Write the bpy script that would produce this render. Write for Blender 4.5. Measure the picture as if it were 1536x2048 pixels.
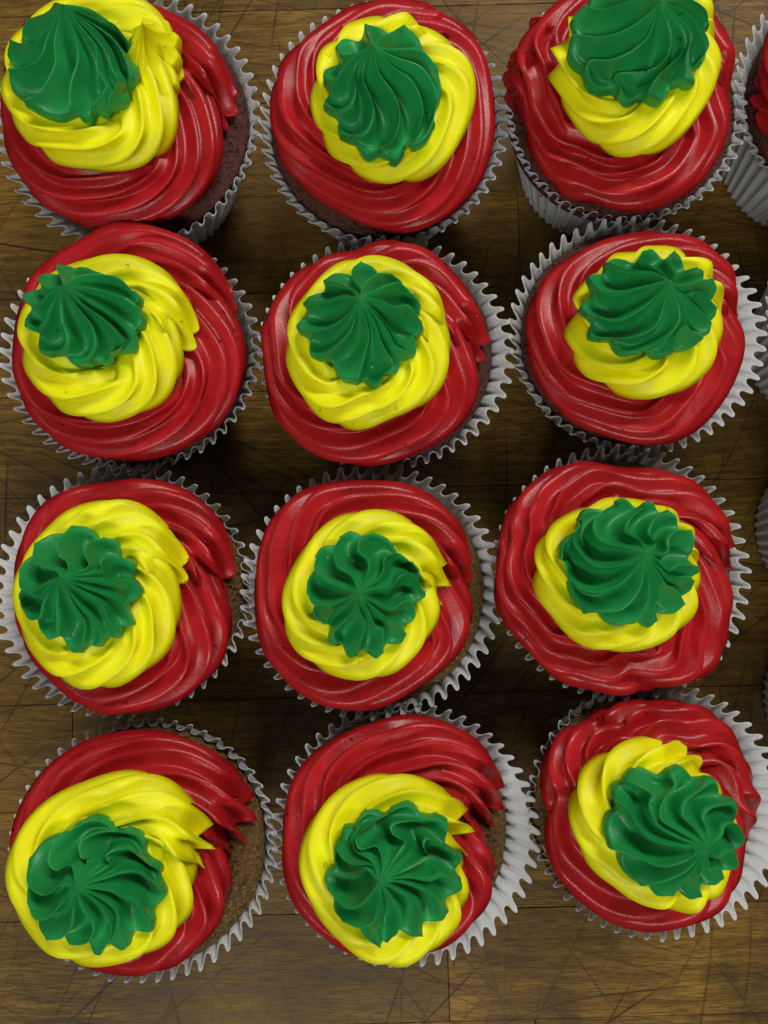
import bpy, math, random
import numpy as np
from math import sin, cos, pi, radians

S = bpy.context.scene
COL = S.collection
for o in list(bpy.data.objects):
    bpy.data.objects.remove(o)

# ------------------------------------------------------------------ camera
CZ = 0.274
TILT = radians(4.66)
FPX = 1547.0
CX0 = 760.0
cam_d = bpy.data.cameras.new('camera')
cam = bpy.data.objects.new('camera', cam_d)
COL.objects.link(cam)
cam.location = (0, 0, CZ)
cam.rotation_euler = (TILT, 0, 0)
cam_d.sensor_fit = 'VERTICAL'
cam_d.sensor_height = 24.0
cam_d.lens = 24.0 * FPX / 2048.0
cam_d.clip_start = 0.01
cam_d.clip_end = 50
S.camera = cam

# ------------------------------------------------------------------ world and lamps
w = bpy.data.worlds.new('World'); S.world = w
w.use_nodes = True
w.node_tree.nodes['Background'].inputs[0].default_value = (0.85, 0.95, 1.0, 1)
w.node_tree.nodes['Background'].inputs[1].default_value = 0.05

def lamp(name, loc, target, sx, sy, power, col):
    d = bpy.data.lights.new(name, 'AREA')
    d.shape = 'RECTANGLE'; d.size = sx; d.size_y = sy
    d.energy = power; d.color = col
    o = bpy.data.objects.new(name, d); COL.objects.link(o)
    o.location = loc
    from mathutils import Vector
    v = Vector(target) - Vector(loc)
    o.rotation_euler = v.to_track_quat('-Z', 'Y').to_euler()
    return o
lamp('ceiling_lamp_far', (0.50, 0.90, 1.25), (0, 0, 0.05), 0.9, 0.22, 15.5, (1.0, 0.98, 0.93))
lamp('ceiling_lamp_near', (-0.20, -0.85, 1.25), (0, 0, 0.05), 0.8, 0.16, 9.5, (0.98, 1.0, 0.98))
lamp('ceiling_lamp_side', (-1.3, 0.35, 1.3), (0, 0, 0.05), 0.2, 0.7, 2.2, (0.93, 0.98, 1.0))

vs = S.view_settings
vs.view_transform = 'Standard'; vs.look = 'None'; vs.exposure = 0; vs.gamma = 1
vs.use_curve_mapping = False

# ------------------------------------------------------------------ helpers
def P(px, py, z):
    """photo pixel (arrays allowed) at height z -> world xy"""
    dx = (np.asarray(px, float) - 768.0) / FPX
    dy = -(np.asarray(py, float) - 1024.0) / FPX
    yy = dy * cos(TILT) + sin(TILT)
    zz = dy * sin(TILT) - cos(TILT)
    t = (CZ - z) / (-zz)
    return np.stack([dx * t, yy * t], -1)

def grid_mesh(name, V, cyc_u=False, cyc_v=False, caps=()):
    """V: (nu, nv, 3) grid of points"""
    nu, nv, _ = V.shape
    iu = np.arange(nu if cyc_u else nu - 1); iv = np.arange(nv if cyc_v else nv - 1)
    A, B = np.meshgrid(iu, iv, indexing='ij')
    A2 = (A + 1) % nu; B2 = (B + 1) % nv
    F = np.stack([A * nv + B, A2 * nv + B, A2 * nv + B2, A * nv + B2], -1).reshape(-1, 4)
    return raw_mesh(name, V.reshape(-1, 3), F, caps)

def raw_mesh(name, V, F, caps=(), smooth=True):
    me = bpy.data.meshes.new(name)
    nf = len(F); k = F.shape[1]
    loops = F.reshape(-1)
    starts = np.arange(nf) * k
    tot = np.full(nf, k)
    for c in caps:
        starts = np.append(starts, len(loops)); tot = np.append(tot, len(c))
        loops = np.concatenate([loops, np.asarray(c)])
    me.vertices.add(len(V)); me.vertices.foreach_set('co', V.astype(np.float32).ravel())
    me.loops.add(len(loops)); me.loops.foreach_set('vertex_index', loops.astype(np.int32))
    me.polygons.add(len(starts))
    me.polygons.foreach_set('loop_start', starts.astype(np.int32))
    me.polygons.foreach_set('loop_total', tot.astype(np.int32))
    me.update(calc_edges=True)
    me.polygons.foreach_set('use_smooth', np.full(len(starts), smooth))
    me.validate()
    return me

def child(name, me, mat, parent, label=None):
    o = bpy.data.objects.new(name, me); COL.objects.link(o)
    me.materials.clear(); me.materials.append(mat)
    o.parent = parent
    if label: o['label'] = label
    return o

def resample(pts, n):
    """Catmull-Rom through pts, n points evenly by arc length"""
    p = np.asarray(pts, float)
    q = np.vstack([2 * p[0] - p[1], p, 2 * p[-1] - p[-2]])
    out = []
    t = np.linspace(0, 1, 16, endpoint=False)[:, None]
    for i in range(len(p) - 1):
        a, b, c, d = q[i], q[i + 1], q[i + 2], q[i + 3]
        out.append(0.5 * (2 * b + (c - a) * t + (2 * a - 5 * b + 4 * c - d) * t ** 2 + (3 * b - a - 3 * c + d) * t ** 3))
    out.append(p[-1:])
    o = np.vstack(out)
    s = np.concatenate([[0], np.cumsum(np.linalg.norm(np.diff(o, axis=0), axis=1))])
    u = np.linspace(0, s[-1], n)
    return np.stack([np.interp(u, s, o[:, k]) for k in range(o.shape[1])], -1), s[-1]

def smooth_path(p, it):
    p = p.copy()
    for _ in range(it):
        p[1:-1] = 0.25 * p[:-2] + 0.5 * p[1:-1] + 0.25 * p[2:]
    return p

def wob(x, seed, n=5, f0=1.0):
    r = np.random.RandomState(seed)
    v = np.zeros_like(x)
    for k in range(n):
        v += r.uniform(-1, 1) / (k + 1) ** 0.7 * np.sin(x * f0 * (k + 1) + r.uniform(0, 6.28))
    return v / 2

# ------------------------------------------------------------------ materials
def new_mat(name):
    m = bpy.data.materials.new(name); m.use_nodes = True
    nt = m.node_tree
    b = nt.nodes['Principled BSDF']
    return m, nt, b
def N(nt, t, **kw):
    n = nt.nodes.new(t)
    for k, v in kw.items():
        if k.startswith('i_'):
            n.inputs[int(k[2:])].default_value = v
        elif k.startswith('in_'):
            n.inputs[k[3:]].default_value = v
        else:
            setattr(n, k, v)
    return n
def math_n(nt, op, a, b=None, c=None, clamp=False):
    n = nt.nodes.new('ShaderNodeMath'); n.operation = op; n.use_clamp = clamp
    for i, x in enumerate((a, b, c)):
        if x is None: continue
        if hasattr(x, 'is_linked') or hasattr(x, 'links'): nt.links.new(x, n.inputs[i])
        else: n.inputs[i].default_value = x
    return n.outputs[0]
def ramp(nt, fac, stops):
    n = nt.nodes.new('ShaderNodeValToRGB')
    e = n.color_ramp.elements
    while len(e) < len(stops): e.new(0.5)
    for el, (p, c) in zip(e, stops):
        el.position = p; el.color = c if len(c) == 4 else (*c, 1)
    nt.links.new(fac, n.inputs[0])
    return n.outputs[0]
def mixc(nt, fac, a, b, mode='MIX'):
    n = nt.nodes.new('ShaderNodeMix'); n.data_type = 'RGBA'; n.blend_type = mode
    for i, x in ((0, fac), (6, a), (7, b)):
        if hasattr(x, 'links'): nt.links.new(x, n.inputs[i])
        else: n.inputs[i].default_value = x if not isinstance(x, tuple) or len(x) == 4 else (*x, 1)
    return n.outputs[2]

def frosting_mat(name, c1, c2, rough, sss, pit=0.82, scol=(1, .3, .2)):
    m, nt, b = new_mat(name)
    L = nt.links.new
    tc = N(nt, 'ShaderNodeTexCoord'); geo = tc.outputs['Object']
    n1 = N(nt, 'ShaderNodeTexNoise', in_Scale=70.0, in_Detail=3.0); L(geo, n1.inputs['Vector'])
    n2 = N(nt, 'ShaderNodeTexNoise', in_Scale=2600.0, in_Detail=2.0); L(geo, n2.inputs['Vector'])
    n3 = N(nt, 'ShaderNodeTexNoise', in_Scale=420.0, in_Detail=3.0); L(geo, n3.inputs['Vector'])
    vo = N(nt, 'ShaderNodeTexVoronoi', in_Scale=330.0, in_Randomness=1.0); L(geo, vo.inputs['Vector'])
    sep = N(nt, 'ShaderNodeSeparateColor'); L(vo.outputs['Color'], sep.inputs[0])
    keep = math_n(nt, 'GREATER_THAN', sep.outputs[0], pit)
    rad = math_n(nt, 'MULTIPLY_ADD', sep.outputs[1], 0.16, 0.07)
    d = math_n(nt, 'SUBTRACT', rad, vo.outputs['Distance'])
    d = math_n(nt, 'MULTIPLY', d, 12.0, clamp=True)
    hole = math_n(nt, 'MULTIPLY', d, keep)
    f = ramp(nt, n1.outputs[0], [(0.36, (0, 0, 0)), (0.62, (1, 1, 1))])
    col = mixc(nt, f, c1, c2)
    L(col, b.inputs['Base Color'])
    b.inputs['Subsurface Weight'].default_value = sss
    b.inputs['Subsurface Radius'].default_value = scol
    b.inputs['Subsurface Scale'].default_value = 0.0016
    r = math_n(nt, 'MULTIPLY_ADD', n3.outputs[0], 0.22, rough - 0.11)
    L(r, b.inputs['Roughness'])
    b.inputs['Specular IOR Level'].default_value = 0.33
    h = math_n(nt, 'MULTIPLY', n2.outputs[0], 0.16)
    h = math_n(nt, 'MULTIPLY_ADD', n3.outputs[0], 0.16, h)
    h = math_n(nt, 'MULTIPLY_ADD', hole, -1.8, h)
    bp = N(nt, 'ShaderNodeBump', in_Strength=0.8, in_Distance=0.0005); L(h, bp.inputs['Height'])
    L(bp.outputs[0], b.inputs['Normal'])
    return m
RED = frosting_mat('red_buttercream', (0.38, 0.009, 0.012), (0.50, 0.016, 0.019), 0.27, 0.12, 0.90)
YEL = frosting_mat('yellow_buttercream', (0.92, 0.83, 0.002), (0.97, 0.93, 0.006), 0.44, 0.25, 0.95, (1, .8, .1))
GRN = frosting_mat('green_buttercream', (0.012, 0.25, 0.055), (0.020, 0.33, 0.080), 0.36, 0.12, 0.82, (.2, 1, .4))

def cake_mat(name, c1, c2, c3):
    m, nt, b = new_mat(name); L = nt.links.new
    tc = N(nt, 'ShaderNodeTexCoord'); geo = tc.outputs['Object']
    n1 = N(nt, 'ShaderNodeTexNoise', in_Scale=1100.0, in_Detail=5.0); L(geo, n1.inputs['Vector'])
    n2 = N(nt, 'ShaderNodeTexNoise', in_Scale=60.0, in_Detail=3.0); L(geo, n2.inputs['Vector'])
    vo = N(nt, 'ShaderNodeTexVoronoi', in_Scale=1500.0); L(geo, vo.inputs['Vector'])
    c = ramp(nt, n1.outputs[0], [(0.3, c1), (0.5, c2), (0.75, c3)])
    c = mixc(nt, ramp(nt, n2.outputs[0], [(0.4, (0, 0, 0)), (0.7, (.6, .6, .6))]), c, c2)
    L(c, b.inputs['Base Color'])
    b.inputs['Roughness'].default_value = 0.75
    v2 = N(nt, 'ShaderNodeTexVoronoi', in_Scale=420.0); L(geo, v2.inputs['Vector'])
    pore = math_n(nt, 'MULTIPLY', math_n(nt, 'SUBTRACT', 0.34, v2.outputs['Distance']), 4.0, clamp=True)
    h = math_n(nt, 'MULTIPLY_ADD', vo.outputs['Distance'], 0.6, n1.outputs[0])
    h = math_n(nt, 'MULTIPLY_ADD', pore, -1.6, h)
    bp = N(nt, 'ShaderNodeBump', in_Strength=1.0, in_Distance=0.0007); L(h, bp.inputs['Height'])
    L(bp.outputs[0], b.inputs['Normal'])
    return m
CAKE_R = cake_mat('red_velvet_crumb', (0.022, 0.005, 0.003), (0.085, 0.018, 0.010), (0.17, 0.05, 0.03))
CAKE_Y = cake_mat('golden_crumb', (0.03, 0.012, 0.002), (0.12, 0.058, 0.009), (0.30, 0.17, 0.03))

def liner_mat(nm='greaseproof_paper', thr=0.97, sp=0.2):
    m, nt, b = new_mat(nm); L = nt.links.new
    tc = N(nt, 'ShaderNodeTexCoord'); geo = tc.outputs['Object']
    n1 = N(nt, 'ShaderNodeTexNoise', in_Scale=45.0, in_Detail=4.0); L(geo, n1.inputs['Vector'])
    n2 = N(nt, 'ShaderNodeTexNoise', in_Scale=900.0, in_Detail=3.0); L(geo, n2.inputs['Vector'])
    vo = N(nt, 'ShaderNodeTexVoronoi', in_Scale=170.0); L(geo, vo.inputs['Vector'])
    sep = N(nt, 'ShaderNodeSeparateColor'); L(vo.outputs['Color'], sep.inputs[0])
    keep = math_n(nt, 'GREATER_THAN', sep.outputs[0], thr)
    spot = math_n(nt, 'MULTIPLY', math_n(nt, 'LESS_THAN', vo.outputs['Distance'], sp), keep)
    c = ramp(nt, n1.outputs[0], [(0.3, (0.84, 0.85, 0.85)), (0.7, (0.90, 0.90, 0.89))])
    c = mixc(nt, math_n(nt, 'MULTIPLY', spot, 0.7), c, (0.10, 0.06, 0.05))
    L(c, b.inputs['Base Color'])
    b.inputs['Roughness'].default_value = 0.55
    b.inputs['Specular IOR Level'].default_value = 0.3
    bp = N(nt, 'ShaderNodeBump', in_Strength=0.35, in_Distance=0.0003); L(n2.outputs[0], bp.inputs['Height'])
    L(bp.outputs[0], b.inputs['Normal'])
    tr = N(nt, 'ShaderNodeBsdfTranslucent'); L(c, tr.inputs[0])
    mx = N(nt, 'ShaderNodeMixShader', i_0=0.42)
    L(b.outputs[0], mx.inputs[1]); L(tr.outputs[0], mx.inputs[2])
    L(mx.outputs[0], nt.nodes['Material Output'].inputs[0])
    return m
PAPER = liner_mat()
PAPER_SPOT = liner_mat('spotted_greaseproof_paper', 0.72, 0.30)

def wood_mat():
    m, nt, b = new_mat('butcher_block_maple'); L = nt.links.new
    tc = N(nt, 'ShaderNodeTexCoord'); ob = tc.outputs['Object']
    oi = N(nt, 'ShaderNodeObjectInfo')
    geo = N(nt, 'ShaderNodeNewGeometry')
    # per-plank offset
    off = N(nt, 'ShaderNodeVectorMath', operation='SCALE'); off.inputs[3].default_value = 3.7
    cx = N(nt, 'ShaderNodeCombineXYZ'); L(oi.outputs['Random'], cx.inputs[0]); L(oi.outputs['Random'], cx.inputs[1]); L(oi.outputs['Random'], cx.inputs[2])
    L(cx.outputs[0], off.inputs[0])
    add = N(nt, 'ShaderNodeVectorMath', operation='ADD'); L(ob, add.inputs[0]); L(off.outputs[0], add.inputs[1])
    def stretched(v, sx, sy, sz):
        mp = N(nt, 'ShaderNodeMapping'); mp.inputs['Scale'].default_value = (sx, sy, sz); L(v, mp.inputs[0]); return mp.outputs[0]
    warp = N(nt, 'ShaderNodeTexNoise', in_Scale=18.0, in_Detail=2.0); L(add.outputs[0], warp.inputs['Vector'])
    wv = N(nt, 'ShaderNodeVectorMath', operation='MULTIPLY_ADD'); L(warp.outputs[1], wv.inputs[0]); wv.inputs[1].default_value = (0.0, 0.006, 0.0); L(add.outputs[0], wv.inputs[2])
    g1 = N(nt, 'ShaderNodeTexNoise', in_Scale=1.0, in_Detail=6.0, in_Roughness=0.62); L(stretched(wv.outputs[0], 34, 430, 60), g1.inputs['Vector'])
    g2 = N(nt, 'ShaderNodeTexNoise', in_Scale=1.0, in_Detail=3.0); L(stretched(wv.outputs[0], 160, 2300, 300), g2.inputs['Vector'])
    g3 = N(nt, 'ShaderNodeTexNoise', in_Scale=16.0, in_Detail=4.0, in_Roughness=.6); L(add.outputs[0], g3.inputs['Vector'])
    g4 = N(nt, 'ShaderNodeTexNoise', in_Scale=9.0, in_Detail=5.0, in_Roughness=.65); L(geo.outputs['Position'], g4.inputs['Vector'])
    c = ramp(nt, g1.outputs[0], [(0.28, (0.11, 0.050, 0.008)), (0.50, (0.26, 0.143, 0.025)), (0.72, (0.40, 0.240, 0.050))])
    c = mixc(nt, ramp(nt, g2.outputs[0], [(0.47, (0, 0, 0)), (0.62, (.75, .75, .75))]), c, (0.075, 0.040, 0.012))
    c = mixc(nt, ramp(nt, g3.outputs[0], [(0.42, (0, 0, 0)), (0.72, (.7, .7, .7))]), c, (0.15, 0.085, 0.022))
    hv = N(nt, 'ShaderNodeHueSaturation'); L(c, hv.inputs['Color'])
    L(math_n(nt, 'MULTIPLY_ADD', oi.outputs['Random'], 0.22, 0.76), hv.inputs['Value'])
    L(math_n(nt, 'MULTIPLY_ADD', oi.outputs['Random'], -0.006, 0.501), hv.inputs['Hue'])
    c = hv.outputs[0]
    # dark damp / greasy stains
    st = ramp(nt, g4.outputs[0], [(0.49, (0, 0, 0)), (0.60, (.72, .72, .72))])
    c = mixc(nt, st, c, (0.045, 0.030, 0.014))
    # knife scratches: families of straight cuts
    cut = None
    fams = [(12, 260, 8, .6, .075), (52, 190, 11, .55, .06), (-38, 210, 10, .6, .07), (76, 150, 12, .5, .05),
            (-63, 170, 12, .6, .06), (28, 280, 9, .6, .08), (-12, 150, 7, .45, .05), (97, 90, 14, .45, .04), (-72, 75, 16, .45, .035)]
    pos0 = geo.outputs['Position']
    wn = N(nt, 'ShaderNodeTexNoise', in_Scale=7.0, in_Detail=1.0); L(pos0, wn.inputs['Vector'])
    pw = N(nt, 'ShaderNodeVectorMath', operation='MULTIPLY_ADD'); L(wn.outputs[1], pw.inputs[0]); pw.inputs[1].default_value = (0.03, 0.03, 0.0); L(pos0, pw.inputs[2])
    for k, (ang, fy, fx, length, wd) in enumerate(fams):
        mp = N(nt, 'ShaderNodeMapping'); mp.inputs['Rotation'].default_value = (0, 0, radians(ang)); mp.inputs['Location'].default_value = (k * 1.7, k * 0.9, 0)
        L(pw.outputs[0], mp.inputs[0])
        sx = N(nt, 'ShaderNodeSeparateXYZ'); L(mp.outputs[0], sx.inputs[0])
        y = math_n(nt, 'MULTIPLY', sx.outputs[1], float(fy))
        fl = math_n(nt, 'FLOOR', y); fr = math_n(nt, 'FRACT', y)
        wn1 = N(nt, 'ShaderNodeTexWhiteNoise', noise_dimensions='1D'); L(fl, wn1.inputs['W'])
        x = math_n(nt, 'ADD', math_n(nt, 'MULTIPLY', sx.outputs[0], float(fx)), math_n(nt, 'MULTIPLY', wn1.outputs[0], 31.0))
        flx = math_n(nt, 'FLOOR', x); frx = math_n(nt, 'FRACT', x)
        cc = N(nt, 'ShaderNodeCombineXYZ'); L(fl, cc.inputs[0]); L(flx, cc.inputs[1])
        wn2 = N(nt, 'ShaderNodeTexWhiteNoise', noise_dimensions='2D'); L(cc.outputs[0], wn2.inputs['Vector'])
        s2 = N(nt, 'ShaderNodeSeparateColor'); L(wn2.outputs[1], s2.inputs[0])
        posy = math_n(nt, 'MULTIPLY_ADD', s2.outputs[0], 0.7, 0.15)
        # tilt of each cut inside its cell
        tl = math_n(nt, 'MULTIPLY', math_n(nt, 'SUBTRACT', s2.outputs[1], 0.5), math_n(nt, 'SUBTRACT', frx, 0.5))
        dist = math_n(nt, 'ABSOLUTE', math_n(nt, 'SUBTRACT', math_n(nt, 'SUBTRACT', fr, posy), math_n(nt, 'MULTIPLY', tl, 0.3)))
        # taper to the ends
        tap = math_n(nt, 'SUBTRACT', math_n(nt, 'MULTIPLY', s2.outputs[2], 0.5), math_n(nt, 'ABSOLUTE', math_n(nt, 'SUBTRACT', frx, 0.5)))
        tap = math_n(nt, 'MULTIPLY', tap, 4.0, clamp=True)
        ln = math_n(nt, 'SUBTRACT', 1.0, math_n(nt, 'DIVIDE', dist, math_n(nt, 'MULTIPLY_ADD', s2.outputs[2], 1.3 * wd, 0.45 * wd)), clamp=True)
        on = math_n(nt, 'LESS_THAN', wn2.outputs[0], length)
        v = math_n(nt, 'MULTIPLY', math_n(nt, 'MULTIPLY', ln, tap), on)
        v = math_n(nt, 'MULTIPLY', v, math_n(nt, 'MULTIPLY_ADD', s2.outputs[1], 0.6, 0.45))
        cut = v if cut is None else math_n(nt, 'MAXIMUM', cut, v)
    msk = N(nt, 'ShaderNodeTexNoise', in_Scale=14.0, in_Detail=2.0); L(geo.outputs['Position'], msk.inputs['Vector'])
    cut = math_n(nt, 'MULTIPLY', cut, ramp(nt, msk.outputs[0], [(0.36, (.3, .3, .3)), (0.58, (1, 1, 1))]))
    # gouges
    vg = N(nt, 'ShaderNodeTexVoronoi', in_Scale=1.0); L(stretched(pw.outputs[0], 170, 34, 1), vg.inputs['Vector'])
    sg = N(nt, 'ShaderNodeSeparateColor'); L(vg.outputs['Color'], sg.inputs[0])
    gn = N(nt, 'ShaderNodeTexNoise', in_Scale=500.0, in_Detail=3.0); L(geo.outputs['Position'], gn.inputs['Vector'])
    gd = math_n(nt, 'MULTIPLY_ADD', gn.outputs[0], 0.22, vg.outputs['Distance'])
    go = math_n(nt, 'MULTIPLY', math_n(nt, 'LESS_THAN', gd, 0.19), math_n(nt, 'GREATER_THAN', sg.outputs[0], 0.90))
    dark = math_n(nt, 'MAXIMUM', math_n(nt, 'MULTIPLY', cut, 1.1, None, True), math_n(nt, 'MULTIPLY', go, 0.7))
    c = mixc(nt, dark, c, (0.022, 0.013, 0.006))
    L(c, b.inputs['Base Color'])
    r = math_n(nt, 'MULTIPLY_ADD', g1.outputs[0], 0.30, 0.30)
    L(r, b.inputs['Roughness'])
    b.inputs['Specular IOR Level'].default_value = 0.14
    h = math_n(nt, 'MULTIPLY', g1.outputs[0], 0.25)
    h = math_n(nt, 'MULTIPLY_ADD', g2.outputs[0], 0.15, h)
    bp = N(nt, 'ShaderNodeBump', in_Strength=0.7, in_Distance=0.0005); L(h, bp.inputs['Height'])
    L(bp.outputs[0], b.inputs['Normal'])
    return m
WOOD = wood_mat()
m_, nt_, b_ = new_mat('dark_glue_line'); b_.inputs['Base Color'].default_value = (0.03, 0.017, 0.006, 1); b_.inputs['Roughness'].default_value = 0.9
GLUE = m_

# ------------------------------------------------------------------ countertop of glued planks
top = bpy.data.objects.new('countertop', None); COL.objects.link(top)
top['kind'] = 'structure'; top['label'] = 'worn butcher block worktop of glued wooden planks with knife cuts and dark seams'
a0 = P(0, 1845, 0.0); a1 = P(1536, 1802, 0.0)
ang = math.atan2(a1[1] - a0[1], a1[0] - a0[0])
top.location = (a0[0], a0[1], 0); top.rotation_euler = (0, 0, ang)
# dark bed the planks are glued on
def box_mesh(name, x0, x1, y0, y1, z0, z1, bev):
    xs = (x0, x1); ys = (y0, y1)
    V = [(x0, y0, z0), (x1, y0, z0), (x1, y1, z0), (x0, y1, z0),
         (x0, y0, z1 - bev), (x1, y0, z1 - bev), (x1, y1, z1 - bev), (x0, y1, z1 - bev),
         (x0 + bev, y0 + bev, z1), (x1 - bev, y0 + bev, z1), (x1 - bev, y1 - bev, z1), (x0 + bev, y1 - bev, z1)]
    F = [(3, 2, 1, 0), (0, 1, 5, 4), (1, 2, 6, 5), (2, 3, 7, 6), (3, 0, 4, 7),
         (4, 5, 9, 8), (5, 6, 10, 9), (6, 7, 11, 10), (7, 4, 8, 11), (8, 9, 10, 11)]
    return raw_mesh(name, np.array(V, float), np.array(F), smooth=False)
bed = child('underlay', box_mesh('underlay', -0.5, 0.8, -0.35, 0.65, -0.04, -0.0012, 0.0001), GLUE, top)
PW = 0.0363
rr = random.Random(11)
for row in range(-8, 16):
    y0 = row * PW; y1 = y0 + PW
    joints = [-0.5]
    if row == -1:
        j = P(897, 1960, 0)            # the butt joint seen at the lower edge of the photo
        jx = (j[0] - a0[0]) * cos(ang) + (j[1] - a0[1]) * sin(ang)
        j2 = P(1345, 1930, 0)
        jx2 = (j2[0] - a0[0]) * cos(ang) + (j2[1] - a0[1]) * sin(ang)
        joints += [-0.17, jx, jx2 + 0.22]
    else:
        x = -0.5 + rr.uniform(0.15, 0.4)
        while x < 0.7:
            joints.append(x); x += rr.uniform(0.2, 0.42)
    joints.append(0.8)
    for xa, xb in zip(joints[:-1], joints[1:]):
        cxm, cym = (xa + xb) / 2, (y0 + y1) / 2
        g = 0.00010
        zt = rr.uniform(-0.00012, 0.00012)
        me = box_mesh('plank', xa - cxm + g, xb - cxm - g, y0 - cym + g, y1 - cym - g, -0.0009, 0.0, 0.00014)
        o = child('plank', me, WOOD, top)
        o.location = (cxm, cym, zt)

# ------------------------------------------------------------------ frosting builders
def swirl(name, outline, centre, a, teeth, phase, depth, z0, h, n_s, spiral_turns=0.9, peak=0.0, seed=0, M=9, end_scale=0.45, amp=1.0, follow=0.0, fing=0.25, sm=60):
    """star-tip rope: a toothed ring (fixed orientation, like the nozzle) carried along a path whose
    outer side is `outline` (in the order it was piped), then curled in to the centre"""
    o = np.asarray(outline); C = np.asarray(centre)
    d = C - o; dl = np.linalg.norm(d, axis=1, keepdims=True)
    pc = o + d / dl * np.minimum(a, dl * 0.75)
    last = pc[-1] - C
    r0 = np.linalg.norm(last); t0 = math.atan2(last[1], last[0])
    k = int(14 * spiral_turns)
    u = np.arange(1, k + 1) / k
    tt = t0 + u * spiral_turns * 2 * pi
    rr_ = r0 * (1 - u) ** 0.9
    sp = C + np.stack([rr_ * np.cos(tt), rr_ * np.sin(tt)], -1)
    path, L1 = resample(np.vstack([pc, sp]), n_s)
    path = smooth_path(path, sm)
    s = np.linspace(0, L1, n_s)
    _, Lring = resample(pc, 8)
    T = np.gradient(path, axis=0); T = smooth_path(T, 8)
    T /= np.maximum(np.linalg.norm(T, axis=1, keepdims=True), 1e-9)
    back = np.arctan2(-T[:, 1], -T[:, 0])
    back = np.unwrap(back)
    inw = np.clip((s - Lring) / max(L1 - Lring, 1e-6), 0, 1)
    scale = a * (1 - (1 - end_scale) * inw) * (1 + 0.025 * amp * wob(s / L1 * 6.28, seed + 3, 4, 2.0))
    rise = np.clip(s / (0.9 * a), 0, 1); rise = rise * rise * (3 - 2 * rise)
    hh = h * (0.12 + 0.88 * rise) * (1 - 0.35 * inw)
    zc = z0 + h * (0.22 + 0.78 * rise) + peak * inw ** 1.3 + h * 0.05 * amp * wob(s / L1 * 6.28, seed + 9, 4, 2.0)
    # section
    m = np.arange(teeth * M)
    f = (m % M) / M
    # cusped crest, round groove, with a small blunt crest
    gro = np.sin(pi * f) ** 0.78
    r = np.random.RandomState(seed + 5)
    tj = r.uniform(0.75, 1.15, teeth)
    rho = 1 - depth * gro * tj[(m // M)]
    jit = r.uniform(-0.10, 0.10, teeth + 1); jit[-1] = jit[0]
    phi = (m / M + np.interp(m / M, np.arange(teeth + 1), jit)) / teeth * 2 * pi + phase
    PH = phi[None, :] + follow * (back - back[0])[:, None]
    bt = PH - back[:, None]
    # slowly varying groove depth
    tid = (m // M)
    G = np.array([1 + 0.35 * wob(s / L1 * 6.28, seed + 21 + 7 * t_, 4, 1.5) for t_ in range(teeth)]).T
    gd = G[:, tid] + fing * (1 - rise)[:, None]
    # a little independent drift of each crest
    D = np.array([0.06 * wob(s / L1 * 6.28, seed + 321 + 7 * t_, 4, 2.0) for t_ in range(teeth + 1)]); D[-1] = D[0]
    dr = D[tid] * (1 - f)[:, None] + D[tid + 1] * f[:, None]
    PH = PH + dr.T * (2 * pi / teeth) * 2.0
    bt = PH - back[:, None]
    RH = 1 - (1 - rho)[None, :] * gd
    if fing < 0.45:      # soft rounded lobes where the nozzle first touched down
        fm = np.minimum(f, 1 - f)
        lobe = 1 - 0.34 * (1 - np.cos(pi * fm)) * tj[tid]
        wgt = np.clip(1 - rise * 1.3, 0, 1)[:, None]
        RH = RH * (1 - wgt) + lobe[None, :] * wgt
    sc = scale[:, None] * RH
    X = path[:, 0:1] + sc * np.cos(PH)
    Y = path[:, 1:2] + sc * np.sin(PH)
    Z = zc[:, None] + hh[:, None] * RH * np.cos(bt)
    V = np.stack([X, Y, Z], -1)
    # the rope's first end is rounded under
    pre = []
    for (k_, dz_) in ((0.72, -0.0032), (0.93, -0.0016), (0.99, -0.0005)):
        p0 = V[0].copy(); p0[:, :2] = path[0] + (p0[:, :2] - path[0]) * k_; p0[:, 2] += dz_; pre.append(p0)
    V = np.concatenate([np.array(pre), V], 0); n_s = n_s + 3
    n_v = V.shape[1]
    caps = [list(range(n_v))[::-1], [(n_s - 1) * n_v + i for i in range(n_v)]]
    return grid_mesh(name, V, cyc_v=True, caps=caps)

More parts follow.
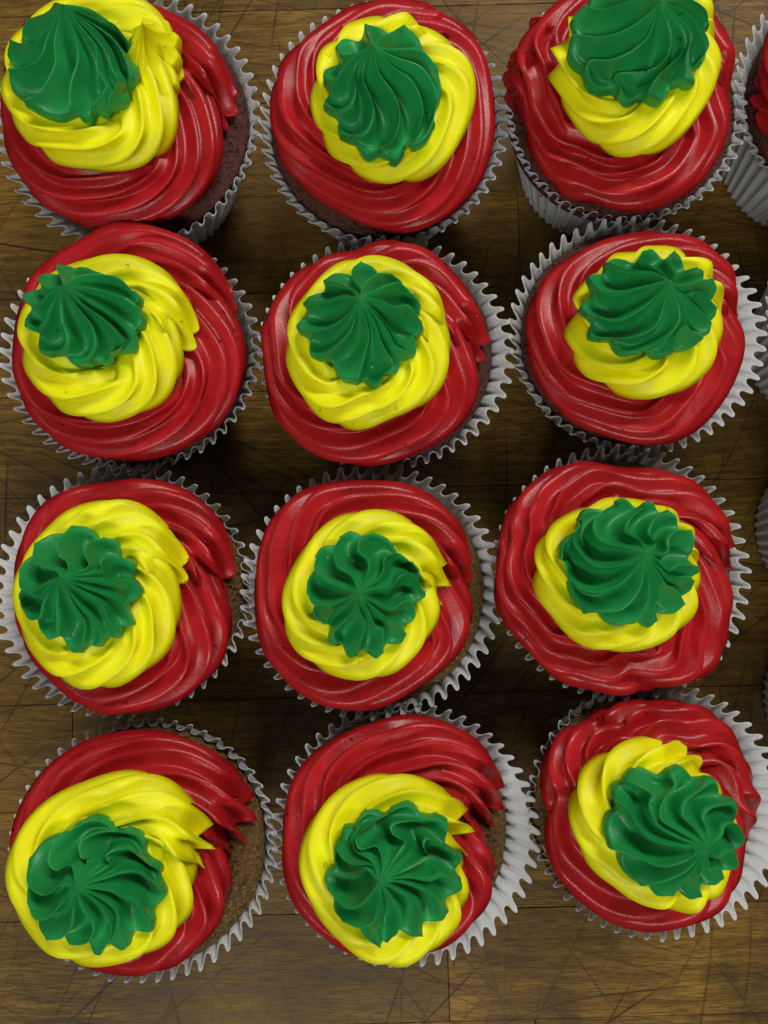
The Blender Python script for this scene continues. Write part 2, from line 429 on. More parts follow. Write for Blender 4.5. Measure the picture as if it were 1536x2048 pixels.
def rosette(name, ridges_px, z_tip, z_apex, seed=0, nf=8, nv=30, dscale=1.0, arch=0.0024):
    """green star: crest lines from the peak to the petal tips, cusped crests with round valleys between"""
    r = np.random.RandomState(seed)
    n = len(ridges_px)
    v = np.linspace(0, 1, nv)
    R = []
    for k, rp in enumerate(ridges_px):
        p, _ = resample(rp, nv)
        zt = z_tip + r.uniform(-0.0006, 0.0008)
        z = zt + (z_apex - zt) * (1 - v) ** 1.0 * (0.55 + 0.45 * (1 - v) ** 2.2)
        z = z + arch * np.sin(pi * v) ** 1.2
        xy = np.array([P(p[i, 0], p[i, 1], z[i]) for i in range(nv)])
        R.append(np.concatenate([xy, z[:, None]], 1))
    R = np.array(R)                                  # n, nv, 3
    cen = R[:, -1, :2].mean(0)
    ctr = R[:, 0, :2].mean(0) * 0.35 + cen * 0.65
    R[:, :, :2] = ctr + (R[:, :, :2] - ctr) * 0.93
    cen = R[:, -1, :2].mean(0)
    cols = []
    fs = np.array([0, 0.04, 0.12, 0.22, 0.34, 0.47, 0.60, 0.72, 0.82, 0.90, 0.96])
    for k in range(n):
        A, B = R[k], R[(k + 1) % n]
        wd = np.linalg.norm(A - B, axis=1)
        bl = r.uniform(0.35, 1.0); po = r.uniform(1.25, 1.9)
        for f in fs:
            q = A * (1 - f) + B * f
            q = q.copy()
            g = sin(pi * f ** po) ** 0.62
            edge = 1 - 0.62 * np.clip((v - 0.55) / 0.45, 0, 1) ** 1.5
            depth = np.minimum(1.2 * wd, 0.0088) * g * np.clip(v * 5, 0, 1) * edge
            q[:, 2] -= depth * dscale
            dirc = q[:, :2] - (A[0, :2] * 0.4 + cen * 0.6); dl = np.maximum(np.linalg.norm(dirc, axis=1, keepdims=True), 1e-6)
            bulge = np.minimum(0.34 * wd, 0.0019) * bl * math.exp(-((f - 0.33) / 0.22) ** 2) * v ** 5 - 0.16 * wd * math.exp(-((f - 0.82) / 0.16) ** 2) * v ** 3
            q[:, :2] += dirc / dl * bulge[:, None]
            # skirt
            e = q[-1]
            out = e[:2] - cen; ol = np.linalg.norm(out); out = out / max(ol, 1e-6)
            sk = []
            ex = 0.0
            for (dz, dr, fe) in ((-0.0005, 0.0003, .4), (-0.0018, 0.0006, .9), (-0.0034, 0.0006, 1), (-0.0056, -0.0004, .9), (-0.0100, -0.0030, .5)):
                sk.append([e[0] + out[0] * (dr + ex * fe), e[1] + out[1] * (dr + ex * fe), e[2] + dz])
            cols.append(np.vstack([q, np.array(sk)]))
    V = np.array(cols)
    # merge the peak gently
    V[:, 0, :] = V[:, 0, :].mean(0); V[:, 0, 2] += 0.0007
    nc, nr, _ = V.shape
    caps = [[i * nr + nr - 1 for i in range(nc)]]
    me = grid_mesh(name, V, cyc_u=True, caps=caps)
    return me

def liner(name, cx, cy, rim_fn, zr, seed, ck_off=(0, 0), ck_r=0.0345, teeth=52, M=12, nz=12):
    """fluted paper case, open top, thin double wall. rim_fn(angle)->radius of the teeth tips"""
    r = np.random.RandomState(seed)
    n = teeth * M
    th = np.arange(n) / n * 2 * pi
    warp = 0.045 * wob(th, seed + 1, 6, 1.0)
    Rr = rim_fn(th)
    tv = r.uniform(0.78, 1.15, teeth); tv = np.interp(np.arange(n) / M, np.arange(teeth + 1), np.append(tv, tv[0]))
    zv = r.uniform(-0.0007, 0.0007, teeth); zv = np.interp(np.arange(n) / M, np.arange(teeth + 1), np.append(zv, zv[0]))
    ph = teeth * (th + warp * 0.4)
    wave = np.sin(ph)
    th = th - 0.36 / teeth * np.sin(2 * ph) + 0.25 / teeth * (np.cos(ph))
    rb = 0.0252
    Rc = ck_off[0] * np.cos(th) + ck_off[1] * np.sin(th) + ck_r + 0.0012
    Rc = np.minimum(Rc, Rr - 0.0032)
    def prof(t):     # t 0..1 height
        ampl = 0.0005 + 0.0010 * t + 0.0004 * np.clip((t - 0.8) / 0.2, 0, 1)
        A = ampl * (0.45 + 0.35 * tv)
        wall = rb + (Rc - rb) * min(t / 0.7, 1.0)
        fl = np.clip((t - 0.7) / 0.3, 0, 1)
        base = wall + (Rr - 0.0015 - Rc) * fl
        twist = -0.015 * np.clip((t - 0.8) / 0.2, 0, 1) * (wave + 1)
        rad = base + A * wave
        z = 0.0004 + (zr - 0.0044) * min(t / 0.7, 1.0) + 0.0040 * fl ** 0.9 + (zv + 0.0008 * wave) * np.clip((t - .7) / .3, 0, 1)
        return np.stack([cx + rad * np.cos(th + twist), cy + rad * np.sin(th + twist), z], -1)
    ts = np.array([0, .03, .15, .3, .45, .58, .68, .77, .84, .90, .95, 1.0])
    outer = np.array([prof(t) for t in ts])
    # paper thickness inwards
    c = np.array([cx, cy, 0])
    inner = outer.copy()
    nrm = outer - c; nrm[..., 2] = 0; nrm /= np.linalg.norm(nrm, axis=-1, keepdims=True)
    inner -= nrm * 0.00022
    bottom_o = outer[0:1] * 1.0; bottom_o[..., :2] = np.array([cx, cy]) + (bottom_o[..., :2] - np.array([cx, cy])) * 0.02
    bottom_i = bottom_o.copy(); bottom_i[..., 2] += 0.0002
    V = np.concatenate([bottom_o, outer, inner[::-1], bottom_i], 0)
    V[-1, :, 2] = 0.0007; V[-2, :, 2] = np.maximum(V[-2, :, 2], 0.0006)
    return grid_mesh(name, V, cyc_v=True)

def cake(name, cx, cy, R, z_edge, z_top, seed):
    nth, nr = 144, 26
    th = np.arange(nth) / nth * 2 * pi
    rows = []
    rb = 0.0225
    for z, rad in ((0.001, rb), (0.012, rb + (R - rb) * .22), (0.026, rb + (R - rb) * .6), (z_edge - 0.006, R * 0.955), (z_edge - 0.002, R * 0.99)):
        rows.append(np.stack([cx + rad * np.cos(th), cy + rad * np.sin(th), np.full(nth, z)], -1))
    rs = np.random.RandomState(seed)
    for i in range(nr):
        u = i / (nr - 1)
        rad = R * cos(u * pi / 2 * 0.995)
        z = z_edge + (z_top - z_edge) * sin(u * pi / 2) ** 1.0
        nz = rs.uniform(-0.00022, 0.00022, nth) + 0.0005 * wob(th, seed + i // 4, 4, 2.0)
        rows.append(np.stack([cx + (rad + nz * (u < .3)) * np.cos(th), cy + (rad + nz * (u < .3)) * np.sin(th), np.full(nth, z) + nz], -1))
    V = np.array(rows)
    return grid_mesh(name, V, cyc_v=True, caps=[list(range(nth))[::-1], [(len(rows) - 1) * nth + i for i in range(nth)]])

Z_RIM, Z_CAKE, Z_RED, Z_YEL, Z_TIP, Z_APEX = 0.042, 0.0415, 0.0430, 0.0555, 0.0735, 0.0870
H_RED, H_YEL = 0.0075, 0.0068

def make_cupcake(label, ox, oy, k, rim, red, yel, grn, cake_m, seed, red_c, yel_c, group='frosted cupcakes standing in rows on the worktop', cfg=None):
    cfg = cfg or {}
    rs = random.Random(seed)
    q = lambda pts: [(ox + x / k, oy + y / k) for x, y in pts]
    rcx, rcy, rx, ry = rim
    c = P(rcx, rcy, Z_RIM)
    root = bpy.data.objects.new('cupcake', None); COL.objects.link(root)
    root['label'] = label; root['category'] = 'cupcake'; root['group'] = group
    root.location = (c[0], c[1], 0)
    rX = abs(P(rcx + rx, rcy, Z_RIM)[0] - c[0]); rY = abs(P(rcx, rcy + ry, Z_RIM)[1] - c[1])
    lob = cfg.get('flare', [])          # (angle deg, extra metres)
    def rim_fn(th):
        r0 = rX * rY / np.sqrt((rY * np.cos(th)) ** 2 + (rX * np.sin(th)) ** 2)
        r0 = r0 + 0.0009 * wob(th, seed + 77, 4, 1.0)
        r0 = r0 + 0.0006
        for a_, e_ in lob:
            r0 = r0 + e_ * np.exp(-((np.angle(np.exp(1j * (th - radians(a_))))) / 0.6) ** 2)
        return r0
    def loc(me):
        n = len(me.vertices); a = np.empty(n * 3, np.float32); me.vertices.foreach_get('co', a)
        a = a.reshape(-1, 3); a[:, 0] -= c[0]; a[:, 1] -= c[1]
        me.vertices.foreach_set('co', a.ravel()); me.update(); return me
    child('paper_liner', loc(liner('paper_liner', c[0], c[1], rim_fn, Z_RIM, seed, cfg.get('cake_off', (0, 0)), cfg.get('cake_r', 0.0336))), cfg.get('paper', PAPER), root)
    cc = c + np.array(cfg.get('cake_off', (0, 0)))
    child('cake', loc(cake('cake', cc[0], cc[1], cfg.get('cake_r', 0.0336), Z_CAKE - 0.0025, Z_CAKE + 0.0045, seed)), cake_m, root)
    if red:
        o = np.array([P(x, y, Z_RED + H_RED) for x, y in q(red)])
        cxy = P(*q([red_c])[0], Z_RED + H_RED)
        me = swirl('red_frosting', o, cxy, cfg.get('ra', 0.0125), cfg.get('rt', 12), cfg.get('rp', rs.uniform(0, 6)), 0.40, Z_RED, H_RED, 250, 0.95, 0.003, seed, end_scale=0.6, amp=cfg.get('ramp', 1.0), follow=cfg.get('rf', 0.30), fing=cfg.get('rfing', 0.25), sm=cfg.get('rs', 60))
        child('red_frosting', loc(me), RED, root)
    if yel:
        o = np.array([P(x, y, Z_YEL + H_YEL) for x, y in q(yel)])
        cxy = P(*q([yel_c])[0], Z_YEL + H_YEL)
        me = swirl('yellow_frosting', o, cxy, cfg.get('ya', 0.0102), cfg.get('yt', 10), cfg.get('yp', rs.uniform(0, 6)), 0.40, Z_YEL, H_YEL, 180, 0.8, 0.002, seed + 40, end_scale=0.7, amp=cfg.get('yamp', 1.0), follow=cfg.get('yf', 0.2), fing=cfg.get('yfing', 0.15), sm=cfg.get('ys', 45))
        child('yellow_frosting', loc(me), YEL, root)
    if grn:
        me = rosette('green_frosting', [q(g) for g in grn], Z_TIP + cfg.get('gz', 0), Z_APEX + cfg.get('gz', 0), seed + 90)
        child('green_frosting', loc(me), GRN, root)
    for nm, mt, zt, za, ds, rg in cfg.get('extra', []):
        me = rosette(nm, [q(g) for g in rg], zt, za, seed + 190, dscale=ds, arch=0.0008)
        child(nm, loc(me), mt, root)
    return root

def blob(ax, ay, tips, tw=0.25):
    out = []
    for x, y in tips:
        mx_, my_ = ax + (x - ax) * .5 - (y - ay) * tw, ay + (y - ay) * .5 + (x - ax) * tw
        out.append([(ax, ay), (mx_, my_), (x, y)])
    return out
def tips(cx_, cy_, r_, n_, sd_, sq=1.0):
    g_ = random.Random(sd_)
    return [(cx_ + r_ * g_.uniform(.7, 1.25) * cos(i_ / n_ * 2 * pi), cy_ + sq * r_ * g_.uniform(.7, 1.25) * sin(i_ / n_ * 2 * pi)) for i_ in range(n_)]
# ------------------------------------------------------------------ the cupcakes (outlines in the order they were piped)
CUPS = []
# row 1
CUPS.append(dict(label='cupcake with a smeared yellow peak beside its green star, far left corner', ox=0, oy=0, k=1.0, rim=(257, 240, 262, 258), cake_m=CAKE_R, seed=101,
  red=[(470,165),(445,104),(397,55),(328,21),(262,-2),(190,-10),(110,10),(50,60),(15,140),(3,241),(7,293),(28,345),(85,415),(138,445),(193,459),(262,453),(324,445),(380,414),(421,376),(445,310),(443,262)], red_c=(235,230),
  yel=[(354,95),(340,45),(310,15),(260,-5),(190,-8),(110,10),(50,60),(15,110),(2,160),(5,200),(30,255),(62,288),(80,318),(120,326),(169,338),(255,335),(310,318),(342,293),(352,241),(350,195)], yel_c=(190,165),
  grn=[[(x/2.898,y/2.898) for x,y in r] for r in [
   [(365,20),(340,5),(310,0),(285,30)],
   [(363,24),(270,60),(200,80),(135,95)],
   [(362,26),(270,150),(190,240),(110,250),(30,220)],
   [(362,28),(270,200),(220,330),(120,390),(20,400)],
   [(364,30),(310,240),(310,380),(220,540),(120,600)],
   [(368,30),(440,230),(455,350),(410,480),(400,600),(450,675)],
   [(370,30),(500,180),(560,270),(580,420),(630,520),(545,625)],
   [(372,28),(560,160),(640,260),(660,400),(700,480),(640,600)],
   [(374,26),(600,160),(690,230),(740,330),(780,440)],
   [(374,22),(560,90),(680,130),(770,240)],
   [(372,18),(450,20),(540,40),(620,90)]]], cfg=dict(cake_off=(0.0008,-0.0008), cake_r=.0364,
   extra=[('yellow_peak', YEL, 0.0640, 0.0770, 0.45, blob(285, 46, [(325,30),(350,60),(352,95),(346,135),(338,190),(318,235),(280,262),(246,235),(240,180),(244,120),(250,70),(280,20)], 0.12))])))
CUPS.append(dict(label='cupcake whose star sits left on a wide plain yellow crescent, in the far row', ox=500, oy=0, k=2.898, rim=(765, 245, 248, 245), cake_m=CAKE_R, seed=102,
  red=[(1200,90),(1150,60),(1000,30),(870,40),(730,5),(600,50),(400,170),(250,300),(130,420),(115,500),(125,640),(110,790),(180,960),(330,1110),(520,1220),(650,1290),(850,1350),(1000,1350),(1150,1270),(1300,1140),(1400,900),(1430,750),(1410,550),(1340,280),(1240,150)], red_c=(780,680),
  yel=[(1000,130),(860,85),(700,110),(545,180),(410,290),(345,500),(340,570),(370,720),(430,860),(500,930),(600,1000),(850,1065),(1000,1040),(1150,940),(1260,760),(1315,560),(1290,380),(1200,270)], yel_c=(830,590),
  grn=[[(710,260),(690,210),(670,160),(660,110)],[(710,260),(760,200),(830,165),(905,118)],[(710,262),(830,275),(1000,270),(1105,370)],[(710,265),(860,330),(1020,390),(1110,550),(1090,710)],
   [(712,268),(830,380),(960,470),(1025,640),(980,800),(900,885)],[(711,268),(750,420),(850,560),(880,690),(840,830),(740,885)],[(708,268),(645,430),(710,600),(705,720),(650,805),(560,800)],
   [(705,265),(600,380),(605,500),(580,600),(510,650),(450,620)],[(702,262),(600,310),(520,380),(470,460),(415,450)],[(700,258),(620,300),(520,310),(485,250)]], cfg=dict(yf=0.1, yt=9, cake_r=.0355)))
CUPS.append(dict(label='cupcake with ragged smeared red frosting on its left edge and spotted liner', ox=1000, oy=0, k=2.8657, rim=(1250, 207, 240, 240), cake_m=CAKE_R, seed=103,
  red=[(1350,420),(1300,220),(1200,100),(1050,-60),(850,-110),(600,-90),(380,-20),(230,100),(120,230),(70,340),(60,450),(110,560),(140,720),(180,860),(270,980),(330,1090),(500,1130),(640,1190),(780,1210),(950,1170),(1120,1090),(1240,940),(1320,750),(1290,600)], red_c=(720,560),
  yel=[(1230,150),(1180,20),(1050,-60),(850,-80),(650,-40),(480,80),(380,130),(265,250),(290,450),(380,620),(470,760),(640,870),(830,895),(1000,820),(1130,680),(1230,520),(1265,330)], yel_c=(780,420),
  grn=[[(910,10),(800,-20),(650,20),(560,40),(465,12)],[(910,15),(810,110),(690,180),(550,210),(400,190)],[(910,20),(860,190),(760,290),(620,350),(500,350),(470,400)],[(912,22),(990,180),(980,310),(880,410),(740,430),(650,440),(690,530)],
   [(915,22),(1060,160),(1085,260),(1020,350),(930,430),(860,545)],[(920,20),(1060,120),(1120,200),(1100,300),(1100,380),(1095,460)],[(925,15),(1080,60),(1180,160),(1225,260),(1180,350)],[(925,10),(1080,-20),(1200,40),(1225,130)],
   [(920,5),(1020,-80),(1150,-90)],[(912,0),(900,-100),(960,-150)],[(908,0),(800,-70),(680,-130),(600,-100)]], cfg=dict(ramp=1.6, yf=0.04, rs=25, cake_r=.0362, cake_off=(-.0006,-.0004), paper=PAPER_SPOT, extra=[
   ('red_smear', RED, 0.0475, 0.0600, 0.5, blob(190, 330, tips(170, 370, 115, 8, 3))),
   ('red_smear', RED, 0.0470, 0.0560, 0.6, blob(110, 420, tips(105, 440, 70, 7, 5))),
   ('red_smear', RED, 0.0450, 0.0530, 0.6, blob(105, 520, tips(100, 535, 48, 6, 8))),
   ('red_smear', RED, 0.0490, 0.0580, 0.6, blob(280, 160, [(180, 92), (260, 60), (350, 90), (370, 180), (290, 250), (215, 220)]))])))
# row 2
CUPS.append(dict(label='left column cupcake with tight nested red arcs at the right of its yellow swirl', ox=0, oy=430, k=2.898, rim=(262, 702, 258, 240), cake_m=CAKE_R, seed=104,
  red=[(1330,400),(1230,230),(1090,130),(900,60),(740,40),(580,80),(420,190),(260,280),(160,400),(100,550),(85,700),(80,880),(100,1040),(200,1200),(300,1320),(480,1400),(700,1430),(900,1420),(1080,1350),(1250,1240),(1380,1080),(1430,880),(1420,700),(1340,560)], red_c=(720,740),
  yel=[(1130,620),(1080,430),(980,330),(850,255),(700,235),(500,260),(330,340),(200,440),(120,600),(110,690),(115,860),(220,1010),(320,1130),(470,1190),(640,1205),(800,1160),(960,1080),(1050,960),(1050,800)], yel_c=(590,720),
  grn=[[(365,405),(350,360),(320,300),(320,268)],[(368,405),(410,360),(410,310),(460,285),(500,290)],[(372,405),(450,350),(560,330),(700,350),(790,430)],[(372,408),(520,415),(640,440),(715,470),(810,530)],
   [(372,412),(500,480),(640,570),(720,640),(790,700)],[(372,415),(480,520),(600,600),(690,690),(730,770),(640,820)],[(370,415),(450,530),(530,640),(555,760),(515,870)],[(366,415),(350,500),(350,620),(380,720),(350,800),(260,815)],
   [(362,412),(290,520),(230,630),(170,680),(118,640)],[(360,408),(270,450),(190,520),(110,485)],[(360,402),(280,420),(230,400),(190,355)]], cfg=dict(cake_r=.0352)))
CUPS.append(dict(label='middle column cupcake next to the far one, brown crumb showing at its right', ox=500, oy=460, k=2.898, rim=(770, 706, 252, 236), cake_m=CAKE_R, seed=105,
  red=[(1400,560),(1350,440),(1220,300),(1100,150),(950,80),(840,60),(700,90),(520,160),(360,165),(230,280),(160,400),(60,510),(55,650),(80,850),(130,1040),(160,1150),(300,1260),(450,1350),(700,1378),(900,1330),(1080,1240),(1250,1140),(1320,1000),(1325,850),(1290,730)], red_c=(680,700),
  yel=[(1150,560),(1110,380),(1020,270),(860,180),(720,150),(560,170),(420,260),(270,420),(200,590),(195,750),(260,910),(350,1050),(470,1140),(640,1165),(850,1080),(1020,1020),(1130,900),(1180,700)], yel_c=(690,660),
  grn=[[(625,395),(590,335),(500,295),(415,275)],[(625,390),(645,340),(590,260),(590,200),(640,158)],[(628,390),(650,330),(690,270),(760,230),(830,235)],[(632,395),(720,350),(790,310),(880,290),(960,360)],
   [(635,400),(740,400),(850,440),(940,430),(1010,520)],[(635,402),(740,480),(830,590),(900,640),(975,640)],[(634,405),(740,500),(815,600),(860,690),(910,720),(880,775)],[(633,405),(720,520),(760,640),(800,720),(840,800),(780,858)],[(632,405),(670,500),(690,620),(670,720),(650,790),(620,895)],
   [(628,405),(590,560),(520,650),(440,720),(390,750)],[(622,402),(550,500),(430,570),(275,590)],[(620,398),(540,370),(430,395),(290,410)]], cfg=dict(cake_off=(-0.0005, 0))))
CUPS.append(dict(label='cupcake with stepped square edged yellow swirl, liner pleats bare along its right side', ox=1000, oy=430, k=2.8657, rim=(1274, 670, 254, 238), cake_m=CAKE_R, seed=106,
  red=[(1400,480),(1330,320),(1200,190),(1050,125),(850,105),(650,130),(450,190),(330,290),(200,400),(150,560),(130,700),(180,880),(240,1000),(300,1110),(450,1210),(700,1290),(900,1330),(1050,1310),(1200,1170),(1330,1000),(1400,800),(1400,680),(1340,590)], red_c=(750,690),
  yel=[(1310,480),(1250,350),(1150,250),(1000,200),(830,190),(640,220),(500,360),(420,450),(370,560),(365,720),(430,830),(500,950),(600,1010),(780,1060),(960,1050),(1130,960),(1240,830),(1270,640)], yel_c=(820,620),
  grn=[[(965,380),(920,310),(840,265),(785,230),(830,185)],[(965,378),(1020,340),(1000,270),(970,220),(1010,185)],[(970,380),(1040,320),(1090,300),(1145,285)],[(972,385),(1050,400),(1130,380),(1245,350)],
   [(972,390),(1040,450),(1110,460),(1170,440),(1270,530)],[(970,392),(1060,460),(1120,510),(1180,560),(1235,620)],[(969,393),(1060,470),(1100,540),(1080,630),(1130,690),(1185,710)],[(970,395),(1060,500),(1080,600),(1030,690),(1005,790)],[(968,395),(1030,520),(1030,630),(940,730),(820,785)],
   [(960,395),(935,540),(880,660),(730,715),(580,715)],[(955,390),(860,500),(700,600),(600,605),(490,570)],[(955,385),(850,400),(680,440),(560,430),(510,380)],[(960,380),(880,320),(720,300),(600,255)]], cfg=dict(cake_off=(-0.002, 0.0), cake_r=.0330, yf=0.0, yt=9)))
# row 3
CUPS.append(dict(label='cupcake with liner splayed wide on the left and golden crumb at its right', ox=0, oy=920, k=2.898, rim=(245, 1182, 256, 256), cake_m=CAKE_Y, seed=107,
  red=[(1335,560),(1280,340),(1180,210),(1060,170),(900,105),(700,110),(520,150),(320,170),(200,330),(130,450),(100,620),(100,900),(120,1080),(220,1200),(340,1320),(480,1400),(560,1470),(650,1498),(900,1450),(1080,1380),(1200,1280),(1300,1180),(1350,1020),(1300,860)], red_c=(680,780),
  yel=[(1050,520),(990,400),(880,290),(740,205),(600,230),(450,250),(300,370),(150,540),(80,720),(95,900),(170,1080),(300,1230),(440,1330),(570,1345),(750,1290),(920,1180),(1030,1020),(1040,820),(1050,700)], yel_c=(590,780),
  grn=[[(350,680),(320,640),(220,610),(170,560),(180,470)],[(352,675),(390,640),(385,580),(330,540),(330,450),(400,365)],[(355,675),(440,650),(520,600),(490,530),(510,465),(590,440)],[(358,678),(500,655),(590,630),(590,580),(640,550),(710,560)],
   [(360,682),(520,690),(660,710),(720,690),(785,700)],[(360,684),(500,740),(620,780),(700,820),(740,890)],[(357,690),(480,770),(600,860),(640,960),(700,1030)],[(356,690),(440,830),(530,930),(580,1000),(600,1060)],[(355,690),(430,850),(490,960),(480,1060),(460,1135)],
   [(350,690),(320,820),(320,940),(310,1050),(260,1055)],[(345,688),(240,820),(210,920),(150,940),(95,850)],[(345,683),(260,710),(150,770),(90,740),(85,640)]], cfg=dict(cake_off=(0.0022, 0.0005), cake_r=.0338, ramp=1.3)))
CUPS.append(dict(label='central cupcake with pinwheel green star and two yellow spikes pointing right', ox=480, oy=920, k=2.898, rim=(744, 1183, 260, 256), cake_m=CAKE_Y, seed=108,
  red=[(1355,560),(1310,400),(1220,280),(1080,170),(900,120),(700,105),(500,130),(330,170),(200,300),(130,470),(75,600),(80,800),(100,1050),(180,1200),(330,1350),(500,1440),(650,1468),(850,1430),(1050,1320),(1230,1180),(1350,1000),(1370,870),(1300,730)], red_c=(700,780),
  yel=[(1230,650),(1180,560),(1110,450),(1000,330),(850,290),(700,280),(540,340),(400,450),(320,580),(260,720),(230,880),(280,1040),(380,1180),(540,1255),(740,1285),(900,1240),(1040,1120),(1140,1000),(1165,850)], yel_c=(700,780),
  grn=[[(680,765),(640,660),(550,600),(530,500),(570,430)],[(682,762),(740,640),(740,560),(680,500),(700,420),(770,402)],[(685,765),(800,690),(840,620),(850,550),(930,520),(1010,580)],[(688,768),(800,745),(900,730),(940,670),(1020,650),(1090,760)],
   [(688,773),(790,830),(890,870),(980,820),(1030,860)],[(688,775),(780,860),(860,930),(920,960),(975,1020)],[(686,775),(740,870),(780,980),(840,1010),(835,1130)],
   [(683,778),(690,880),(730,960),(710,1040),(680,1150)],[(677,776),(640,900),(560,980),(525,1030),(540,1090)],[(674,774),(600,830),(540,870),(500,920),(480,960)],[(672,772),(560,830),(480,850),(400,840),(370,780)],[(670,765),(560,730),(460,690),(410,620),(420,550)]], cfg=dict(yfing=0.6)))
CUPS.append(dict(label='cupcake with wavy scalloped red edge and pointed red tips at its right', ox=970, oy=880, k=2.7138, rim=(1241, 1143, 256, 257), cake_m=CAKE_Y, seed=109,
  red=[(1400,530),(1300,400),(1150,240),(1000,180),(850,160),(650,135),(400,130),(230,250),(130,350),(110,450),(65,500),(70,620),(50,720),(40,840),(100,1000),(200,1120),(300,1240),(400,1320),(550,1350),(750,1390),(870,1370),(1000,1310),(1150,1290),(1270,1200),(1300,1050),(1340,850),(1310,720)], red_c=(700,750),
  yel=[(1190,620),(1120,450),(960,350),(800,320),(600,312),(480,380),(350,460),(280,560),(240,700),(280,850),(380,990),(480,1110),(650,1165),(850,1140),(1020,1070),(1130,960),(1170,780)], yel_c=(720,740),
  grn=[[(862,605),(760,580),(620,540),(570,450),(620,370),(720,315)],[(866,602),(840,530),(770,480),(790,410),(880,328)],[(872,602),(930,560),(895,490),(930,410),(1010,368)],[(878,607),(1000,610),(1010,530),(1060,480),(1140,480)],
   [(880,612),(960,660),(1020,710),(1080,680),(1185,690)],[(879,614),(960,700),(1030,760),(1090,780),(1160,770)],[(878,616),(950,730),(1000,800),(1060,830),(1105,905)],[(875,618),(940,760),(955,850),(930,930),(945,1000)],
   [(872,620),(890,760),(890,880),(860,960),(820,1010)],[(870,620),(850,780),(810,870),(720,950),(540,960)],[(862,618),(780,740),(680,820),(540,840),(430,760),(392,640)],[(858,612),(740,680),(590,690),(490,600),(450,520),(500,420)]], cfg=dict(ramp=1.6, yf=0.05, rs=14, rfing=.5)))
# row 4
CUPS.append(dict(label='near left corner cupcake, green star slumped low left, yellow spikes at right', ox=0, oy=1400, k=2.6947, rim=(288, 1696, 264, 268), cake_m=CAKE_Y, seed=110,
  red=[(1365,580),(1300,420),(1180,300),(1050,220),(850,160),(650,170),(450,210),(330,280),(200,390),(120,540),(60,690),(60,850),(80,1050),(180,1220),(320,1360),(500,1440),(700,1475),(880,1460),(1030,1400),(1120,1270),(1210,1200),(1240,1050),(1200,880)], red_c=(680,800),
  yel=[(1140,740),(1080,620),(1000,500),(900,410),(700,385),(500,430),(330,480),(190,580),(80,720),(35,900),(60,1080),(130,1200),(250,1330),(420,1430),(600,1420),(800,1370),(960,1270),(1050,1140),(1060,1000)], yel_c=(560,900),
  grn=[[(408,990),(375,880),(290,910),(240,850),(280,740),(390,668)],[(412,985),(470,860),(430,830),(430,740),(540,690),(680,690)],[(415,988),(590,880),(570,830),(640,790),(720,800),(820,880)],[(418,994),(560,960),(650,930),(760,930),(880,1020)],
   [(420,998),(600,1030),(670,1070),(760,1110),(830,1215)],[(418,1000),(560,1080),(635,1150),(640,1260),(690,1350)],[(415,1002),(520,1100),(600,1220),(590,1320),(530,1402)],[(412,1003),(440,1130),(500,1230),(480,1320),(420,1345)],[(408,1003),(390,1120),(370,1240),(320,1305),(230,1315)],
   [(402,1000),(320,1100),(240,1190),(160,1190),(120,1100)],[(402,994),(300,1000),(260,1040),(190,1050),(120,980),(130,860)]], cfg=dict(cake_r=.0345, cake_off=(.0002, 0), yfing=0.7, rfing=.5)))
CUPS.append(dict(label='near row cupcake with a patch of bare golden crumb and broad pleats at right', ox=530, oy=1380, k=2.6947, rim=(811, 1665, 265, 266), cake_m=CAKE_Y, seed=111,
  red=[(1290,500),(1240,370),(1150,260),(1050,190),(830,130),(650,160),(480,200),(350,250),(240,350),(140,460),(110,600),(90,850),(100,1000),(170,1180),(330,1340),(500,1430),(700,1440),(900,1400),(1050,1340),(1170,1200),(1240,1080),(1230,920),(1150,840)], red_c=(650,820),
  yel=[(1120,700),(1050,590),(950,530),(820,460),(660,435),(500,480),(350,560),(240,700),(185,820),(180,960),(230,1130),(330,1280),(480,1400),(640,1480),(800,1470),(940,1380),(1050,1250),(1110,1120),(1080,1000)], yel_c=(650,960),
  grn=[[(612,1020),(630,930),(600,830),(500,850),(480,780),(560,710),(680,640)],[(618,1015),(700,900),(760,810),(690,760),(700,700),(935,670)],[(622,1018),(740,980),(890,900),(870,840),(900,790),(1045,880)],[(625,1020),(780,1010),(910,1030),(980,1000),(1075,1040)],
   [(625,1022),(760,1040),(880,1090),(950,1130),(1005,1215)],[(622,1026),(720,1090),(840,1170),(860,1260),(860,1355)],[(618,1028),(690,1140),(740,1240),(720,1330),(680,1365)],[(612,1030),(630,1160),(625,1250),(600,1330),(620,1420)],
   [(610,1030),(600,1180),(580,1270),(500,1305),(405,1270)],[(606,1028),(560,1110),(480,1190),(400,1180),(325,1090)],[(602,1020),(530,960),(480,1010),(400,1010),(360,930)],[(606,1018),(570,940),(440,930),(370,860),(400,780)],[(608,1018),(570,920),(480,860),(450,790),(480,725)]], cfg=dict(cake_r=.0325, cake_off=(-.0028, 0.0), yfing=0.7, rfing=.5)))
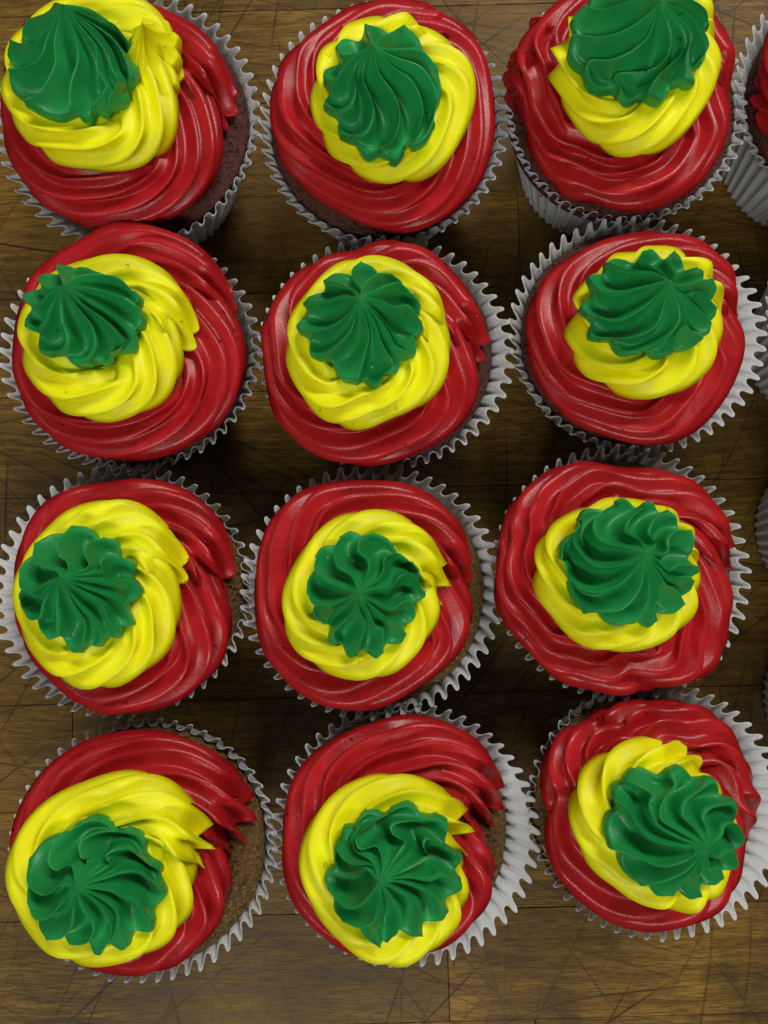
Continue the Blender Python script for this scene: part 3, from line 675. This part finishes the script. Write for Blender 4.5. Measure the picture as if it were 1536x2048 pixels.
CUPS.append(dict(label='near right corner cupcake, green star pushed off centre to the right', ox=1040, oy=1360, k=3.0968, rim=(1314, 1618, 258, 260), cake_m=CAKE_Y, seed=112,
  red=[(1525,860),(1480,640),(1340,420),(1300,300),(1200,190),(1080,135),(880,140),(700,110),(520,160),(400,280),(230,310),(160,450),(140,600),(180,750),(160,900),(170,1100),(230,1250),(380,1380),(500,1470),(650,1530),(850,1555),(1050,1510),(1250,1390),(1320,1280),(1350,1180)], red_c=(780,830),
  yel=[(1110,440),(960,370),(800,350),(650,370),(500,450),(390,530),(310,690),(300,820),(330,980),(380,1100),(480,1220),(620,1300),(800,1400),(960,1425),(1100,1410),(1190,1370),(1280,1200),(1340,1000),(1320,800)], yel_c=(800,880),
  grn=[[(1145,1030),(980,980),(840,900),(790,790),(800,690),(720,640),(640,600)],[(1150,1030),(990,940),(860,850),(880,730),(960,640),(930,550)],[(1155,1025),(1090,920),(1010,830),(1030,740),(1130,660),(1180,600)],[(1160,1025),(1165,930),(1145,840),(1200,780),(1350,740)],
   [(1165,1028),(1260,970),(1290,900),(1370,890),(1420,975)],[(1165,1035),(1240,1120),(1300,1080),(1360,1080),(1380,1160)],[(1160,1040),(1180,1140),(1210,1200),(1260,1190),(1285,1250)],[(1155,1042),(1140,1150),(1110,1270),(1140,1370)],
   [(1152,1042),(1090,1180),(1000,1280),(950,1360)],[(1150,1042),(1050,1180),(920,1260),(750,1300)],[(1145,1040),(1000,1140),(850,1170),(700,1110),(545,1060)],[(1142,1033),(950,1030),(800,990),(700,890),(650,800),(565,730)]], cfg=dict(cake_r=.0325, cake_off=(-.0040, -.0005), yf=0.0, yt=9, rs=30)))

for cdef in CUPS:
    make_cupcake(**cdef)

# cupcakes cut by the right edge of the photo: same builders, generic swirls
def ring(cx, cy, rad, start, n=20, span=350, jit=6, seed=0):
    r = random.Random(seed)
    out = []
    for i in range(n):
        a = radians(start + span * i / (n - 1))
        q_ = rad + r.uniform(-jit, jit)
        out.append((cx + q_ * cos(a), cy - q_ * sin(a)))
    return out
def star(cx, cy, ax, ay, rad, n, tw):
    out = []
    for i in range(n):
        a = i / n * 2 * pi
        tip = (cx + rad * cos(a), cy + rad * sin(a))
        pts = []
        for t in (0, .35, .7, 1):
            aa = a - tw * (1 - t)
            pts.append((ax + (cx - ax) * t + rad * t * cos(aa), ay + (cy - ay) * t + rad * t * sin(aa)))
        out.append(pts)
    return out
for lab, (rx_, ry_), cm, sd in (
        ('cupcake cut off by the right edge in the far row, red frosting showing', (1717, 192), CAKE_R, 121),
        ('cupcake at the right edge behind the bare pleats, mostly out of the frame', (1780, 624), CAKE_R, 122),
        ('cupcake showing only a dark curved liner side, right of the wavy edged one', (1810, 1045), CAKE_Y, 123),
        ('dark sliver of a cupcake liner at the right edge, beside the near corner one', (1836, 1440), CAKE_Y, 124)):
    hx = 0.055 * (rx_ - 760); hy = 0.055 * (ry_ - 1150)
    make_cupcake(lab, 0, 0, 1.0, (rx_, ry_, 248, 243),
                 ring(rx_ + hx * .6 - 12, ry_ + hy * .6, 222, 185 if sd == 121 else -5, seed=sd), ring(rx_ + hx * 1.6, ry_ + hy * 1.6, 165, -10, seed=sd + 5),
                 star(rx_ + hx * 2.6, ry_ + hy * 2.6, rx_ + hx * 3.6, ry_ + hy * 3.6, 120, 11, 0.5), cm, sd,
                 (rx_ + hx * .6 - 10, ry_ + hy * .6), (rx_ + hx * 1.6, ry_ + hy * 1.6))
